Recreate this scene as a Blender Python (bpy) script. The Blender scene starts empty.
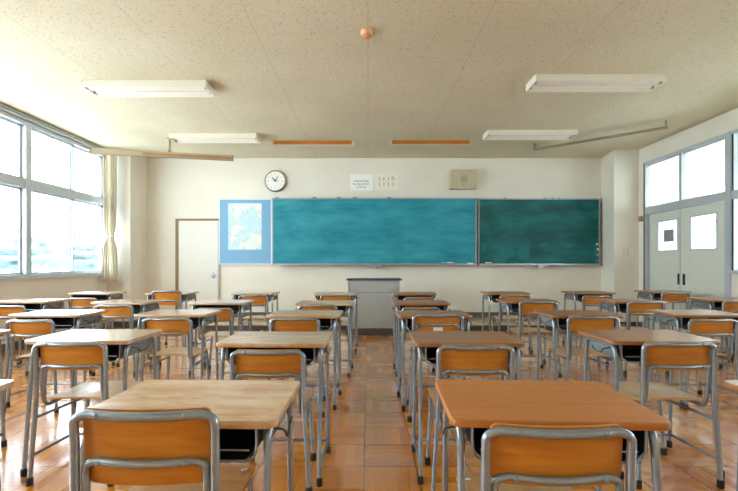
import bpy, bmesh, math, random
from mathutils import Vector, Matrix
random.seed(7)
S = bpy.context.scene
COL = S.collection
PI = math.pi
EYE = 1.18; CEIL = 3.31; YF = 8.65; XL = -4.9; XR = 5.05; YB = -2.2
STAGE = 0.105

# ------------------------------------------------------------ materials
def lin(h):
    if isinstance(h, str):
        h = h.lstrip('#'); c = [int(h[i:i+2], 16)/255 for i in (0, 2, 4)]
    else: c = list(h)
    return tuple((x/12.92 if x <= .04045 else ((x+.055)/1.055)**2.4) for x in c) + (1,)

class NT:
    def __init__(s, name):
        s.m = bpy.data.materials.new(name); s.m.use_nodes = True
        s.t = s.m.node_tree; s.b = s.t.nodes['Principled BSDF']; s.out = s.t.nodes['Material Output']
    def n(s, typ, **kw):
        nd = s.t.nodes.new(typ)
        for k, v in kw.items():
            if k.startswith('_'): nd.inputs[k[1:].replace('_', ' ')].default_value = v
            else: setattr(nd, k, v)
        return nd
    def l(s, a, b): s.t.links.new(a, b)
    def math(s, op, a, b=None, c=None):
        nd = s.t.nodes.new('ShaderNodeMath'); nd.operation = op
        for i, v in enumerate((a, b, c)):
            if v is None: continue
            if isinstance(v, (int, float)): nd.inputs[i].default_value = v
            else: s.l(v, nd.inputs[i])
        return nd.outputs[0]
    def mix(s, f, a, b, mode='MIX'):
        nd = s.t.nodes.new('ShaderNodeMix'); nd.data_type = 'RGBA'; nd.blend_type = mode
        for i, v in ((0, f), (6, a), (7, b)):
            if isinstance(v, (int, float)): nd.inputs[i].default_value = v
            elif isinstance(v, tuple): nd.inputs[i].default_value = v
            else: s.l(v, nd.inputs[i])
        return nd.outputs[2]
    def coord(s, kind='Object'): return s.n('ShaderNodeTexCoord').outputs[kind]
    def mapping(s, vec, scale=(1,1,1), loc=(0,0,0)):
        nd = s.n('ShaderNodeMapping'); nd.inputs['Scale'].default_value = scale; nd.inputs['Location'].default_value = loc
        s.l(vec, nd.inputs['Vector']); return nd.outputs[0]
    def noise(s, vec, scale=5, detail=2, rough=.5, out='Fac'):
        nd = s.n('ShaderNodeTexNoise'); nd.inputs['Scale'].default_value = scale
        nd.inputs['Detail'].default_value = detail; nd.inputs['Roughness'].default_value = rough
        s.l(vec, nd.inputs['Vector']); return nd.outputs[out]
    def ramp(s, fac, stops):
        nd = s.n('ShaderNodeValToRGB'); e = nd.color_ramp.elements
        while len(e) < len(stops): e.new(.5)
        for el, (p, c) in zip(e, stops):
            el.position = p; el.color = c if len(c) == 4 else tuple(c)+(1,)
        s.l(fac, nd.inputs[0]); return nd.outputs[0]
    def bump(s, h, strength=.2, dist=.01):
        nd = s.n('ShaderNodeBump'); nd.inputs['Strength'].default_value = strength; nd.inputs['Distance'].default_value = dist
        s.l(h, nd.inputs['Height']); s.l(nd.outputs[0], s.b.inputs['Normal'])
    def set(s, **kw):
        for k, v in kw.items():
            k = k.replace('_', ' ')
            if hasattr(v, 'is_linked') or hasattr(v, 'links'): s.l(v, s.b.inputs[k])
            else: s.b.inputs[k].default_value = v

def flat(name, col, rough=.5, metal=0., var=.0, coat=0., scale=8, spec=.5):
    m = NT(name); c = lin(col)
    if var:
        f = m.noise(m.coord(), scale, 3)
        a = tuple(x*(1-var) for x in c[:3])+(1,); b = tuple(min(1, x*(1+var)) for x in c[:3])+(1,)
        m.set(Base_Color=m.ramp(f, [(.3, a), (.7, b)]))
    else: m.set(Base_Color=c)
    m.set(Roughness=rough, Metallic=metal, Coat_Weight=coat, Specular_IOR_Level=spec)
    m.b.inputs['Coat Roughness'].default_value = .08
    return m.m

def wood(name, dark, light, gs=(2.5, 60, 60), rough=.3, coat=.3, blot=0., blotcol=None, spec=.5):
    m = NT(name); co = m.coord()
    oi = m.n('ShaderNodeObjectInfo')
    off = m.n('ShaderNodeVectorMath', operation='ADD')
    sc = m.n('ShaderNodeVectorMath', operation='SCALE'); m.l(oi.outputs['Location'], sc.inputs[0]); sc.inputs['Scale'].default_value = 3.7
    m.l(co, off.inputs[0]); m.l(sc.outputs[0], off.inputs[1])
    v = off.outputs[0]
    g = m.noise(m.mapping(v, gs), 1, 5, .6)
    big = m.noise(m.mapping(v, (3, 5, 5)), 1, 2)
    f = m.math('ADD', m.math('MULTIPLY', g, .75), m.math('MULTIPLY', big, .25))
    c = m.ramp(f, [(.33, lin(dark)), (.67, lin(light))])
    if blot:
        b = m.ramp(m.noise(m.mapping(v, (5, 12, 12)), 1.3, 5, .65), [(.42, (0,0,0,1)), (.66, (blot, blot, blot, 1))])
        c = m.mix(b, c, lin(blotcol))
    m.set(Base_Color=c, Roughness=rough, Coat_Weight=coat, Specular_IOR_Level=spec)
    m.b.inputs['Coat Roughness'].default_value = .12
    m.bump(g, .06, .002)
    return m.m

M = {}
M['wall'] = None
def wall_mat():
    m = NT('painted_plaster'); co = m.coord()
    n1 = m.noise(co, 1.3, 3); n2 = m.noise(co, 160, 3)
    m.set(Base_Color=m.ramp(n1, [(.3, lin('#e0dcd0')), (.7, lin('#e8e4d9'))]), Roughness=.65)
    m.bump(n2, .25, .004); return m.m
M['wall'] = wall_mat()
def ceil_mat():
    m = NT('acoustic_ceiling_board'); co = m.coord()
    sep = m.n('ShaderNodeSeparateXYZ'); m.l(co, sep.inputs[0])
    # fissures: short dark pits
    pit = m.noise(m.mapping(co, (62, 38, 1)), 1, 2, .45)
    pm = m.ramp(pit, [(.60, (0,0,0,1)), (.68, (1,1,1,1))])
    def joint(o, per, offs, w):
        p = m.math('PINGPONG', m.math('ADD', o, offs), per/2)
        return m.math('LESS_THAN', p, w)
    jx = joint(sep.outputs[0], 1.033, 0.0, .0055)
    jy = joint(sep.outputs[1], 1.033, 1.2, .004)
    j = m.math('MAXIMUM', jx, m.math('MULTIPLY', jy, .55))
    base = m.ramp(m.noise(co, .9, 2), [(.3, lin('#d1c9ae')), (.7, lin('#dad3bb'))])
    c = m.mix(m.math('MULTIPLY', pm, .45), base, lin('#8b8168'))
    c = m.mix(m.math('MULTIPLY', j, .2), c, lin('#7a7060'))
    m.set(Base_Color=c, Roughness=.9)
    m.bump(m.math('SUBTRACT', 1, m.math('MAXIMUM', pm, m.math('MULTIPLY', j, .4))), .25, .006); return m.m
M['ceil'] = ceil_mat()
def floor_mat():
    m = NT('parquet_tile'); co = m.coord(); T = .303
    sep = m.n('ShaderNodeSeparateXYZ'); m.l(co, sep.inputs[0])
    x = m.math('DIVIDE', m.math('ADD', sep.outputs[0], .022), T); y = m.math('DIVIDE', m.math('ADD', sep.outputs[1], -.07), T)
    ix = m.math('FLOOR', x); iy = m.math('FLOOR', y); fx = m.math('FRACT', x); fy = m.math('FRACT', y)
    par = m.math('MODULO', m.math('ABSOLUTE', m.math('ADD', ix, iy)), 2)
    a = m.math('ADD', m.math('MULTIPLY', fx, par), m.math('MULTIPLY', fy, m.math('SUBTRACT', 1, par)))
    b = m.math('ADD', m.math('MULTIPLY', fy, par), m.math('MULTIPLY', fx, m.math('SUBTRACT', 1, par)))
    st = m.math('MULTIPLY', a, 5); si = m.math('FLOOR', st); sf = m.math('FRACT', st)
    cv = m.n('ShaderNodeCombineXYZ'); m.l(ix, cv.inputs[0]); m.l(iy, cv.inputs[1]); m.l(si, cv.inputs[2])
    wn = m.n('ShaderNodeTexWhiteNoise'); m.l(cv.outputs[0], wn.inputs[0])
    cv2 = m.n('ShaderNodeCombineXYZ'); m.l(ix, cv2.inputs[0]); m.l(iy, cv2.inputs[1])
    wt = m.n('ShaderNodeTexWhiteNoise'); m.l(cv2.outputs[0], wt.inputs[0])
    gv = m.n('ShaderNodeCombineXYZ')
    m.l(m.math('ADD', m.math('MULTIPLY', a, 14), m.math('MULTIPLY', ix, 3.1)), gv.inputs[0])
    m.l(m.math('ADD', m.math('MULTIPLY', b, 1.2), m.math('MULTIPLY', iy, 5.3)), gv.inputs[1]); m.l(si, gv.inputs[2])
    g = m.noise(gv.outputs[0], 1.5, 5, .6)
    f = m.math('ADD', m.math('ADD', m.math('MULTIPLY', wn.outputs[0], .3), m.math('MULTIPLY', wt.outputs[0], .22)), m.math('MULTIPLY', g, .5))
    c = m.ramp(f, [(.2, lin('#ae600c')), (.5, lin('#d6841c')), (.85, lin('#eca63a'))])
    big = m.noise(co, .8, 3)
    c = m.mix(m.ramp(big, [(.45, (0,0,0,1)), (.7, (.35,.35,.35,1))]), c, lin('#a86a30'))
    def edge(fr, w): return m.math('LESS_THAN', m.math('PINGPONG', fr, .5), w)
    e = m.math('MAXIMUM', edge(fx, .007), edge(fy, .007))
    s = edge(sf, .02)
    c = m.mix(m.math('MULTIPLY', s, .4), c, lin('#7a4416'))
    c = m.mix(m.math('MULTIPLY', e, .9), c, lin('#5c3010'))
    sm = m.noise(co, 2.6, 4, .65)
    m.set(Base_Color=c, Roughness=m.math('ADD', m.math('MULTIPLY', wn.outputs[0], .10), .20), Coat_Weight=1.0, Specular_IOR_Level=.7)
    m.b.inputs['Coat IOR'].default_value = 1.5
    m.b.inputs['Coat Roughness'].default_value = .13
    h = m.math('SUBTRACT', m.math('MULTIPLY', wn.outputs[0], .06), m.math('MAXIMUM', e, m.math('MULTIPLY', s, .5)))
    return m.m
M['floor'] = floor_mat()
def board_mat(name, dark, dust, amt, blkamt=.0):
    m = NT(name); co = m.coord()
    sep = m.n('ShaderNodeSeparateXYZ'); m.l(co, sep.inputs[0])
    a = m.noise(m.mapping(co, (1.1, 1, 5)), 1.4, 5, .6); b = m.noise(m.mapping(co, (.6, 1, 1.6)), 1.8, 4, .6)
    f = m.ramp(m.math('ADD', m.math('MULTIPLY', a, .5), m.math('MULTIPLY', b, .5)), [(.38, (0,0,0,1)), (.66, (amt,)*3+(1,))])
    blk = m.ramp(m.noise(m.mapping(co, (2.2, 1, 1.4)), 1.6, 1, .3), [(.47, (0,0,0,1)), (.60, (blkamt,)*3+(1,))])
    low = m.ramp(sep.outputs[2], [(0, (1,1,1,1)), (1, (1,1,1,1))])
    lo = m.math('LESS_THAN', sep.outputs[2], .42)
    f2 = m.math('MAXIMUM', f, m.math('MULTIPLY', m.math('MULTIPLY', blk, lo), amt))
    m.set(Base_Color=m.mix(f2, lin(dark), lin(dust)), Roughness=.55, Specular_IOR_Level=.35)
    return m.m
M['board_l'] = board_mat('chalkboard_teal_glare_dust', '#057b8e', '#45a9bc', .75)  # lighter base colour holds painted glare; the noise streaks are chalk dust
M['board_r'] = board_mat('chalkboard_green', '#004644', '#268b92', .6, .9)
M['alu'] = flat('brushed_aluminium', '#a9b0b8', .35, .8, .05)
M['alu_paint'] = flat('grey_window_aluminium', '#bac2ca', .4, .2, .03)
M['dkalu'] = flat('dark_window_gasket', '#23292e', .5)
M['tube'] = flat('grey_painted_tube', '#959fa8', .25, .55, .08, .2, 30)
M['tubed'] = flat('worn_grey_tube', '#87919a', .33, .55, .14, .1, 30)
M['rubber'] = flat('black_rubber', '#17191b', .6)
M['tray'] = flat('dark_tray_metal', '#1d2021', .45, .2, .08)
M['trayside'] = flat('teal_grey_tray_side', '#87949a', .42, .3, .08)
M['hook'] = flat('dark_steel_hook', '#55504a', .3, .9)
M['back'] = wood('varnished_orange_plywood', '#b1681a', '#d38c30', (2.5, 40, 40), .32, .35)
M['seat'] = wood('seat_plywood', '#c08e55', '#dbb07a', (30, 2.5, 40), .28, .35)
M['top_orange'] = wood('orange_laminate_top', '#b06a2c', '#c7823c', (1.6, 45, 45), .4, .0)
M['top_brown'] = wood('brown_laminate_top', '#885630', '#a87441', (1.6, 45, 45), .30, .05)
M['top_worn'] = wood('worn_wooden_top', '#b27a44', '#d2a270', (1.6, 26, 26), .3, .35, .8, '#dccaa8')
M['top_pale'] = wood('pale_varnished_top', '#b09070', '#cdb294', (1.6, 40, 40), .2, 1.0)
M['top_pale'].node_tree.nodes['Principled BSDF'].inputs['Coat Roughness'].default_value = .2
M['top_pale'].node_tree.nodes['Principled BSDF'].inputs['Coat IOR'].default_value = 1.6
M['edge'] = wood('edge_band', '#c88f4a', '#e4b878', (2, 60, 60), .4, .1)
M['edge_pale'] = wood('edge_band_pale', '#caa070', '#e6c496', (2, 60, 60), .4, .1)
M['white'] = flat('white_enamel', '#e9e5d8', .4, 0, .02)
M['tubeglass'] = flat('fluorescent_tube_glass', '#f2f0ea', .25)
M['cream'] = flat('cream_plastic', '#d8cfb8', .5, 0, .03)
M['grille'] = flat('speaker_grille', '#a89e86', .6, 0, .05)
M['door'] = flat('painted_door', '#dcdcd2', .45, 0, .02)
M['slide'] = flat('pale_green_grey_door', '#d0d7cd', .5, 0, .02)
M['brown'] = flat('brown_door_frame', '#8f6a3c', .5, 0, .08)
M['blue'] = flat('blue_notice_cloth', '#7fb2d6', .8, 0, .03, 0, 60)
M['whiteframe'] = flat('white_frame', '#e4ebf0', .4)
M['paper'] = flat('white_paper', '#eef1f0', .8)
M['paper2'] = flat('cream_paper', '#ece8d8', .8)
M['ink'] = flat('grey_ink', '#808488', .8)
M['clockface'] = flat('clock_face', '#eef0ec', .5)
M['clockrim'] = flat('bronze_clock_rim', '#9a9186', .35, .5)
M['black'] = flat('black_plastic', '#141414', .4)
M['podium'] = flat('grey_steel_podium', '#b3bbbc', .22, .35, .04)
M['podtop'] = flat('dark_podium_top', '#4a4e50', .35, .2)
M['stage'] = wood('platform_boards', '#b79c78', '#cfb48e', (1, 12, 12), .22, .3)
M['stageface'] = flat('dark_platform_face', '#4d4a48', .6, 0, .06)
M['base'] = flat('dark_baseboard', '#5a5550', .6, 0, .05)
M['woodrail'] = wood('rail_wood', '#8f6a48', '#a67f58', (1, 30, 30), .4, .1)
M['railbeige'] = flat('beige_rail', '#aa9c80', .45, .1, .04)
M['railbrown'] = flat('bronze_rail', '#8d7f68', .4, .4, .05)
M['lampreflect'] = flat('orange_reflection_lamp_panel', '#b4701f', .45, 0, .08)  # orange reflection on the lamp face, put into its base colour
M['peach'] = flat('peach_plastic', '#e2b184', .35, 0, .03)
M['rose'] = flat('orange_sensor_dome', '#d98a55', .3)
M['grey'] = flat('grey_plastic', '#8b9194', .5)
M['curtain'] = flat('cream_curtain_cloth', '#dad3c1', .9, 0, .05, 0, 3)
M['concrete'] = flat('outdoor_concrete', '#dddedb', .9, 0, .04, 0, .3)
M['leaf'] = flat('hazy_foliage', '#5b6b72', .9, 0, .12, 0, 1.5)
M['bark'] = flat('bark', '#6b5a4a', .9, 0, .1)
M['soffit'] = flat('weathered_soffit', '#7d8288', .9, 0, .05)
M['spk'] = flat('tan_speaker_box', '#c0b699', .5, 0, .03)
M['corr'] = flat('corridor_floor_vinyl', '#b9b4a8', .3, 0, .03)
def map_mat():
    m = NT('pale_wall_map'); co = m.coord()
    n = m.noise(m.mapping(co, (3.2, 1, 2.6)), 1.1, 6, .6)
    c = m.ramp(n, [(.44, lin('#c3e2f0')), (.49, lin('#d2ecf4')), (.5, lin('#9ab4b8')), (.51, lin('#e0ecee')), (.7, lin('#e4ebea'))])
    d = m.ramp(m.noise(co, 26, 3), [(.63, (0,0,0,1)), (.68, (.5,.5,.5,1))])
    m.set(Base_Color=m.mix(d, c, lin('#8fb0bd')), Roughness=.6); return m.m
M['map'] = map_mat()
def glass_mat():
    m = NT('window_glass')
    tr = m.n('ShaderNodeBsdfTransparent'); gl = m.n('ShaderNodeBsdfGlossy'); gl.inputs['Roughness'].default_value = .02
    tr.inputs[0].default_value = (.94, .965, .96, 1)
    fr = m.n('ShaderNodeFresnel'); fr.inputs[0].default_value = 1.45
    mx = m.n('ShaderNodeMixShader'); gm = m.n('ShaderNodeNewGeometry')
    m.l(m.math('MULTIPLY', fr.outputs[0], m.math('SUBTRACT', 1, gm.outputs['Backfacing'])), mx.inputs[0]); m.l(tr.outputs[0], mx.inputs[1]); m.l(gl.outputs[0], mx.inputs[2])
    m.l(mx.outputs[0], m.out.inputs[0]); return m.m
M['glass'] = glass_mat()
def frosted_mat():
    m = NT('frosted_glass')
    tr = m.n('ShaderNodeBsdfTransparent'); tr.inputs[0].default_value = (.9, .93, .93, 1)
    tl = m.n('ShaderNodeBsdfTranslucent'); tl.inputs[0].default_value = (.93, .96, .97, 1)
    df = m.n('ShaderNodeMixShader'); df.inputs[0].default_value = .2; m.l(tr.outputs[0], df.inputs[1]); m.l(tl.outputs[0], df.inputs[2])
    gl = m.n('ShaderNodeBsdfGlossy'); gl.inputs['Roughness'].default_value = .12
    mx = m.n('ShaderNodeMixShader'); mx.inputs[0].default_value = .06; m.l(df.outputs[0], mx.inputs[1]); m.l(gl.outputs[0], mx.inputs[2])
    m.l(mx.outputs[0], m.out.inputs[0]); return m.m
M['frost'] = frosted_mat()

# ------------------------------------------------------------ mesh helpers
def box(bm, x0, x1, y0, y1, z0, z1, mi=0, mat=None):
    vs = [bm.verts.new((x, y, z)) for x in (x0, x1) for y in (y0, y1) for z in (z0, z1)]
    if mat: 
        for v in vs: v.co = mat @ v.co
    for q in ((0,1,3,2), (4,6,7,5), (0,4,5,1), (2,3,7,6), (0,2,6,4), (1,5,7,3)):
        f = bm.faces.new([vs[i] for i in q]); f.material_index = mi
def rpath(pts, r, seg=5):
    pts = [Vector(p) for p in pts]; out = [pts[0]]
    for i in range(1, len(pts)-1):
        p = pts[i]; a = (pts[i-1]-p); b = (pts[i+1]-p)
        rr = min(r, a.length*.48, b.length*.48)
        A = p + a.normalized()*rr; B = p + b.normalized()*rr
        for k in range(seg+1):
            t = k/seg; out.append(A*(1-t)**2 + p*2*t*(1-t) + B*t*t)
    out.append(pts[-1]); return out
def tube(bm, pts, r, n=10, closed=False, mi=0, r1=None):
    pts = [Vector(p) for p in pts]; N = len(pts); rings = []
    t0 = (pts[1]-pts[0]).normalized(); up = Vector((0,0,1)) if abs(t0.z) < .9 else Vector((1,0,0))
    u = t0.cross(up).normalized()
    for i, p in enumerate(pts):
        if closed: t = (pts[(i+1) % N]-pts[i-1]).normalized()
        elif i == 0: t = t0
        elif i == N-1: t = (pts[-1]-pts[-2]).normalized()
        else: t = ((pts[i+1]-p).normalized()+(p-pts[i-1]).normalized()).normalized()
        u = (u - t*u.dot(t)).normalized(); w = t.cross(u)
        rr = r if r1 is None else r + (r1-r)*i/(N-1)
        rings.append([bm.verts.new(p + (u*math.cos(2*PI*k/n)+w*math.sin(2*PI*k/n))*rr) for k in range(n)])
    for i in range(N if closed else N-1):
        A = rings[i]; B = rings[(i+1) % N]
        for k in range(n):
            f = bm.faces.new((A[k], A[(k+1) % n], B[(k+1) % n], B[k])); f.smooth = True; f.material_index = mi
    if not closed:
        for R in (rings[0][::-1], rings[-1]):
            f = bm.faces.new(R); f.material_index = mi
def lathe(bm, prof, c=(0,0,0), axis='Z', n=24, mi=0):
    rings = []
    for r, h in prof:
        ring = []
        for k in range(n):
            a = 2*PI*k/n; x, y = r*math.cos(a), r*math.sin(a)
            p = {'Z': (x, y, h), 'Y': (x, h, y), 'X': (h, x, y)}[axis]
            ring.append(bm.verts.new(Vector(c)+Vector(p)))
        rings.append(ring)
    for A, B in zip(rings, rings[1:]):
        for k in range(n):
            f = bm.faces.new((A[k], A[(k+1) % n], B[(k+1) % n], B[k])); f.smooth = True; f.material_index = mi
    bm.faces.new(rings[0][::-1]).material_index = mi; bm.faces.new(rings[-1]).material_index = mi
def prism(bm, pts, z0, z1, bev=.003, mi_top=0, mi_side=0):
    c = sum((Vector((x, y, 0)) for x, y in pts), Vector())/len(pts)
    def ring(ins, z):
        o = []
        for x, y in pts:
            d = Vector((x, y, 0))-c; L = d.length
            d = d*((L-ins)/L); o.append(bm.verts.new((c.x+d.x, c.y+d.y, z)))
        return o
    R = [ring(bev, z0), ring(0, z0+bev), ring(0, z1-bev), ring(bev, z1)]
    n = len(pts)
    for A, B in zip(R, R[1:]):
        for k in range(n):
            f = bm.faces.new((A[k], A[(k+1) % n], B[(k+1) % n], B[k])); f.material_index = mi_side; f.smooth = True
    f = bm.faces.new(R[0][::-1]); f.material_index = mi_side
    f = bm.faces.new(R[-1]); f.material_index = mi_top
def rrect(x0, x1, y0, y1, r, seg=5):
    out = []
    for cx, cy, a0 in ((x1-r, y1-r, 0), (x0+r, y1-r, PI/2), (x0+r, y0+r, PI), (x1-r, y0+r, 1.5*PI)):
        for k in range(seg+1):
            a = a0+PI/2*k/seg; out.append((cx+r*math.cos(a), cy+r*math.sin(a)))
    return out
def sheet(bm, xh, lo, hi, rlo, rhi, fn, th, nz=6):
    """rounded plate; fn(u,v,t)->xyz ; u in [-xh,xh], v in [lo,hi], t in 0..th"""
    us = []
    r = max(rlo, rhi)
    for k in range(7): us.append(-xh + r*(1-math.cos(PI/2*k/6)))
    for k in range(1, 12): us.append(-xh+r + (2*xh-2*r)*k/12)
    us += [-u for u in us[:7]][::-1]
    def ins(u, rr):
        d = xh-abs(u)
        return 0 if d >= rr else rr-math.sqrt(max(0, rr*rr-(rr-d)**2))
    layers = []
    for t in (0, th):
        g = []
        for u in us:
            a = lo+ins(u, rlo); b = hi-ins(u, rhi)
            g.append([bm.verts.new(fn(u, a+(b-a)*j/nz, t)) for j in range(nz+1)])
        layers.append(g)
    F, B = layers; N = len(us)
    for i in range(N-1):
        for j in range(nz):
            for g, rev in ((F, 0), (B, 1)):
                q = [g[i][j], g[i+1][j], g[i+1][j+1], g[i][j+1]]
                f = bm.faces.new(q[::-1] if rev else q); f.smooth = True
        for j in (0, nz):
            bm.faces.new((F[i][j], B[i][j], B[i+1][j], F[i+1][j]))
    for i in (0, N-1):
        for j in range(nz): bm.faces.new((F[i][j], F[i][j+1], B[i][j+1], B[i][j]))
def obj(name, bm, mats, parent=None, loc=None, **props):
    bmesh.ops.recalc_face_normals(bm, faces=bm.faces)
    for e in bm.edges:
        if len(e.link_faces) == 2:
            a, b = e.link_faces
            if a.smooth != b.smooth or a.normal.angle(b.normal, 0) > .75: e.smooth = False
    me = bpy.data.meshes.new(name); bm.to_mesh(me); bm.free()
    for m in (mats if isinstance(mats, (list, tuple)) else [mats]): me.materials.append(M[m] if isinstance(m, str) else m)
    o = bpy.data.objects.new(name, me); COL.objects.link(o)
    if parent: o.parent = parent
    if loc: o.location = loc
    for k, v in props.items(): o[k] = v
    return o
def bxo(name, dims, mat, parent=None, bev=0, **props):
    """box object from x0,x1,y0,y1,z0,z1"""
    bm = bmesh.new(); box(bm, *dims)
    if bev: bmesh.ops.bevel(bm, geom=list(bm.edges), offset=bev, segments=2, affect='EDGES', profile=.7)
    return obj(name, bm, mat, parent, **props)
def thing(name, label, cat, loc=(0,0,0), rz=0, group=None):
    o = bpy.data.objects.new(name, None); COL.objects.link(o); o.empty_display_size = .1
    o.location = loc; o.rotation_euler = (0, 0, rz); o['label'] = label; o['category'] = cat
    if group: o['group'] = group
    return o
def dup(root, loc, rz, label=None):
    r = root.copy(); COL.objects.link(r); r.location = loc; r.rotation_euler = (0, 0, rz); r.scale = (1, 1, 1)
    if label: r['label'] = label
    for ch in KIDS[root]:
        c = ch.copy(); COL.objects.link(c); c.parent = r
        for g in GK.get(ch, []):
            d = g.copy(); COL.objects.link(d); d.parent = c
    return r
KIDS = {}; GK = {}
def reg(root):
    KIDS[root] = [o for o in COL.objects if o.parent == root]
    for k in KIDS[root]: GK[k] = [o for o in COL.objects if o.parent == k]
def struct(name, boxes, mat, parent=None):
    bm = bmesh.new()
    for b in boxes: box(bm, *b)
    o = obj(name, bm, mat, parent)
    if not parent: o['kind'] = 'structure'
    return o

# ------------------------------------------------------------ room shell
struct('floor', [(XL-.1, XR+.15, YB-.1, YF+.1, -.1, 0)], 'floor')
struct('ceiling', [(XL-.15, XR+.15, YB-.1, YF+.1, CEIL, CEIL+.12)], 'ceil')
struct('wall_front', [(XL-.15, XR+.15, YF, YF+.15, 0, CEIL)], 'wall')
struct('wall_back', [(XL-.15, XR+.15, YB-.15, YB, 0, CEIL)], 'wall')
WY0, WY1 = -1.25, 8.045          # left window band
struct('wall_left', [(XL-.15, XL, YB, YF, 0, .96), (XL-.15, XL, YB, YF, 3.22, CEIL),
                     (XL-.15, XL, YB, WY0, .96, 3.22), (XL-.15, -4.46, WY1+.005, YF, 0, CEIL)], 'wall')
struct('wall_right', [(XR, XR+.12, YB, YF, 3.02, CEIL), (XR, XR+.12, 7.84, YF, 0, 3.02),
                      (XR, XR+.12, YB, 5.98, 0, 1.04)], 'wall')
bm = bmesh.new(); prism(bm, [(4.695, YF+.02), (4.695, YF-.10), (4.585, 8.0), (XR+.02, 8.0), (XR+.02, YF+.02)], 0, CEIL, 0.0001, 0, 0)
o = obj('trim_2', bm, 'wall'); o['kind'] = 'structure'
for f in o.data.polygons: f.use_smooth = False
# baseboards
struct('baseboard_front', [(-2.97, 4.69, YF-.012, YF, STAGE, STAGE+.10), (-4.448, -3.87, YF-.012, YF, 0, .1)], 'base')
struct('baseboard_left', [(XL, XL+.012, YB, 7.97, 0, .1), (XL, -4.46, 8.038, 8.05, 0, .1), (-4.46, -4.448, 8.05, YF-.02, 0, .1)], 'base')
struct('baseboard_right', [(4.585, XR, 7.988, 8.0, 0, .1), (XR-.012, XR, 7.9, 7.98, 0, .1), (XR-.012, XR, YB, 5.98, 0, .1)], 'base')

# left windows: bays of two bays each; each bay = 2 lower sashes + 2 upper lights
def left_window(k, y0, y1):
    x0, x1 = XL-.09, XL+.015
    w = struct('window_%d' % k, [(x0, x1, y0, y0+.05, 1.025, 3.17), (x0, x1, y1-.05, y1, 1.025, 3.17),
        (x0, x1+.03, y0, y1, .96, 1.025), (x0, x1+.002, y0, y1, 3.17, 3.22), (x0, x1-.01, y0+.05, y1-.05, 2.265, 2.39)], 'alu_paint')
    ym = (y0+y1)/2+.04
    for i, (a, b) in enumerate(((y0+.05, ym+.02), (ym-.02, y1-.05))):
        xs = XL-.035-.03*i
        bm = bmesh.new()
        for z0, z1 in ((1.025, 2.265), (2.39, 3.165)):
            box(bm, xs-.012, xs+.012, a, a+.028, z0, z1); box(bm, xs-.012, xs+.012, b-.028, b, z0, z1)
            box(bm, xs-.012, xs+.012, a, b, z0, z0+.03); box(bm, xs-.012, xs+.012, a, b, z1-.03, z1)
        sash = obj('sash', bm, 'alu_paint', w)
        for z0, z1 in ((1.055, 2.235), (2.42, 3.135)):
            bxo('pane', (xs-.003, xs+.003, a+.028, b-.028, z0, z1), 'glass', sash)
    bm = bmesh.new(); box(bm, XL-.02, XL+.012, ym-.012, ym+.012, 1.62, 1.70); box(bm, XL-.0, XL+.03, ym-.006, ym+.006, 1.64, 1.68)
    obj('latch', bm, 'grey', w)
    return w
ys = [8.04-1.86*i for i in range(6)]
for i in range(5): left_window(i+1, ys[i+1], ys[i])
bm = bmesh.new()   # double curtain track under the ceiling
for x in (XL+.018, XL+.042): box(bm, x-.007, x+.007, YB, 7.95, 3.225, 3.26)
box(bm, XL, XL+.05, YB, 7.95, 3.27, 3.295)
for y in [i*1.0-2 for i in range(10)]: box(bm, XL, XL+.05, y-.01, y+.01, 3.255, 3.275)
o = obj('curtain_track', bm, 'alu_paint'); o['label'] = 'double grey curtain track running under the ceiling above the left windows'; o['category'] = 'curtain rail'

# curtain
def curtain():
    t = thing('curtain', 'cream pleated curtain tied back at the far end of the left windows', 'curtain', (-4.69, 7.84, 0))
    bm = bmesh.new(); zs = [3.215-(3.215-.87)*j/40 for j in range(41)]; nu = 84; rows = []
    for z in zs:
        s = (z-1.68)
        w = .085+.03*min(1, max(0, s)/1.0) if s > 0 else .085+.05*min(1, -s/.6)**.8
        pin = math.exp(-(s/.12)**2)
        w *= 1-.38*pin; amp = .075*(1-.35*pin)
        row = []
        for k in range(nu+1):
            tt = k/nu; ph = 2*PI*7*tt+.5*math.sin(z*2.2)
            x = -.02+(tt-.5)*2*w; y = math.sin(ph)*amp*(.75+.25*math.sin(tt*9+z*.5))
            row.append(bm.verts.new((x, y, z)))
        rows.append(row)
    for A, B in zip(rows, rows[1:]):
        for k in range(nu): bm.faces.new((A[k], A[k+1], B[k+1], B[k])).smooth = True
    c = obj('cloth', bm, 'curtain', t); md = c.modifiers.new('s', 'SOLIDIFY'); md.thickness = .003
    bm = bmesh.new(); pts = [(-.02+.10*math.cos(a), .07*math.sin(a), 1.68+.01*math.cos(a)) for a in [2*PI*k/20 for k in range(20)]]
    tube(bm, pts, .012, 6, True); obj('tieback', bm, 'curtain', t)
    bm = bmesh.new(); box(bm, .075, .10, -.02, .02, 1.68, 1.75); obj('tieback_hook', bm, 'white', t)
curtain()

# front door with brown frame
d = struct('door_1', [(-3.81, -3.03, YF-.03, YF-.002, 0.0, 2.045)], 'door')
struct('door_frame', [(-3.865, -3.815, YF-.045, YF, 0, 2.085), (-3.815, -3.0, YF-.045, YF, 2.047, 2.085)], 'brown', d)
struct('door_jamb', [(-3.028, -3.0, YF-.04, YF, 0, 2.045)], 'alu_paint', d)
bm = bmesh.new(); lathe(bm, [(.026, 0), (.026, -.012), (.012, -.014), (.012, -.04), (.028, -.045), (.03, -.07), (.018, -.08)], (-3.11, YF-.03, .94), 'Y', 16)
box(bm, -3.135, -3.085, YF-.035, YF-.029, .88, 1.0); obj('door_knob', bm, 'alu', d)

def pane_sheet(x, y0, y1, z0, z1, parent):
    bm = bmesh.new(); bm.faces.new([bm.verts.new(p) for p in ((x, y0, z0), (x, y1, z0), (x, y1, z1), (x, y0, z1))])
    return obj('pane', bm, 'frost', parent)
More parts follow.
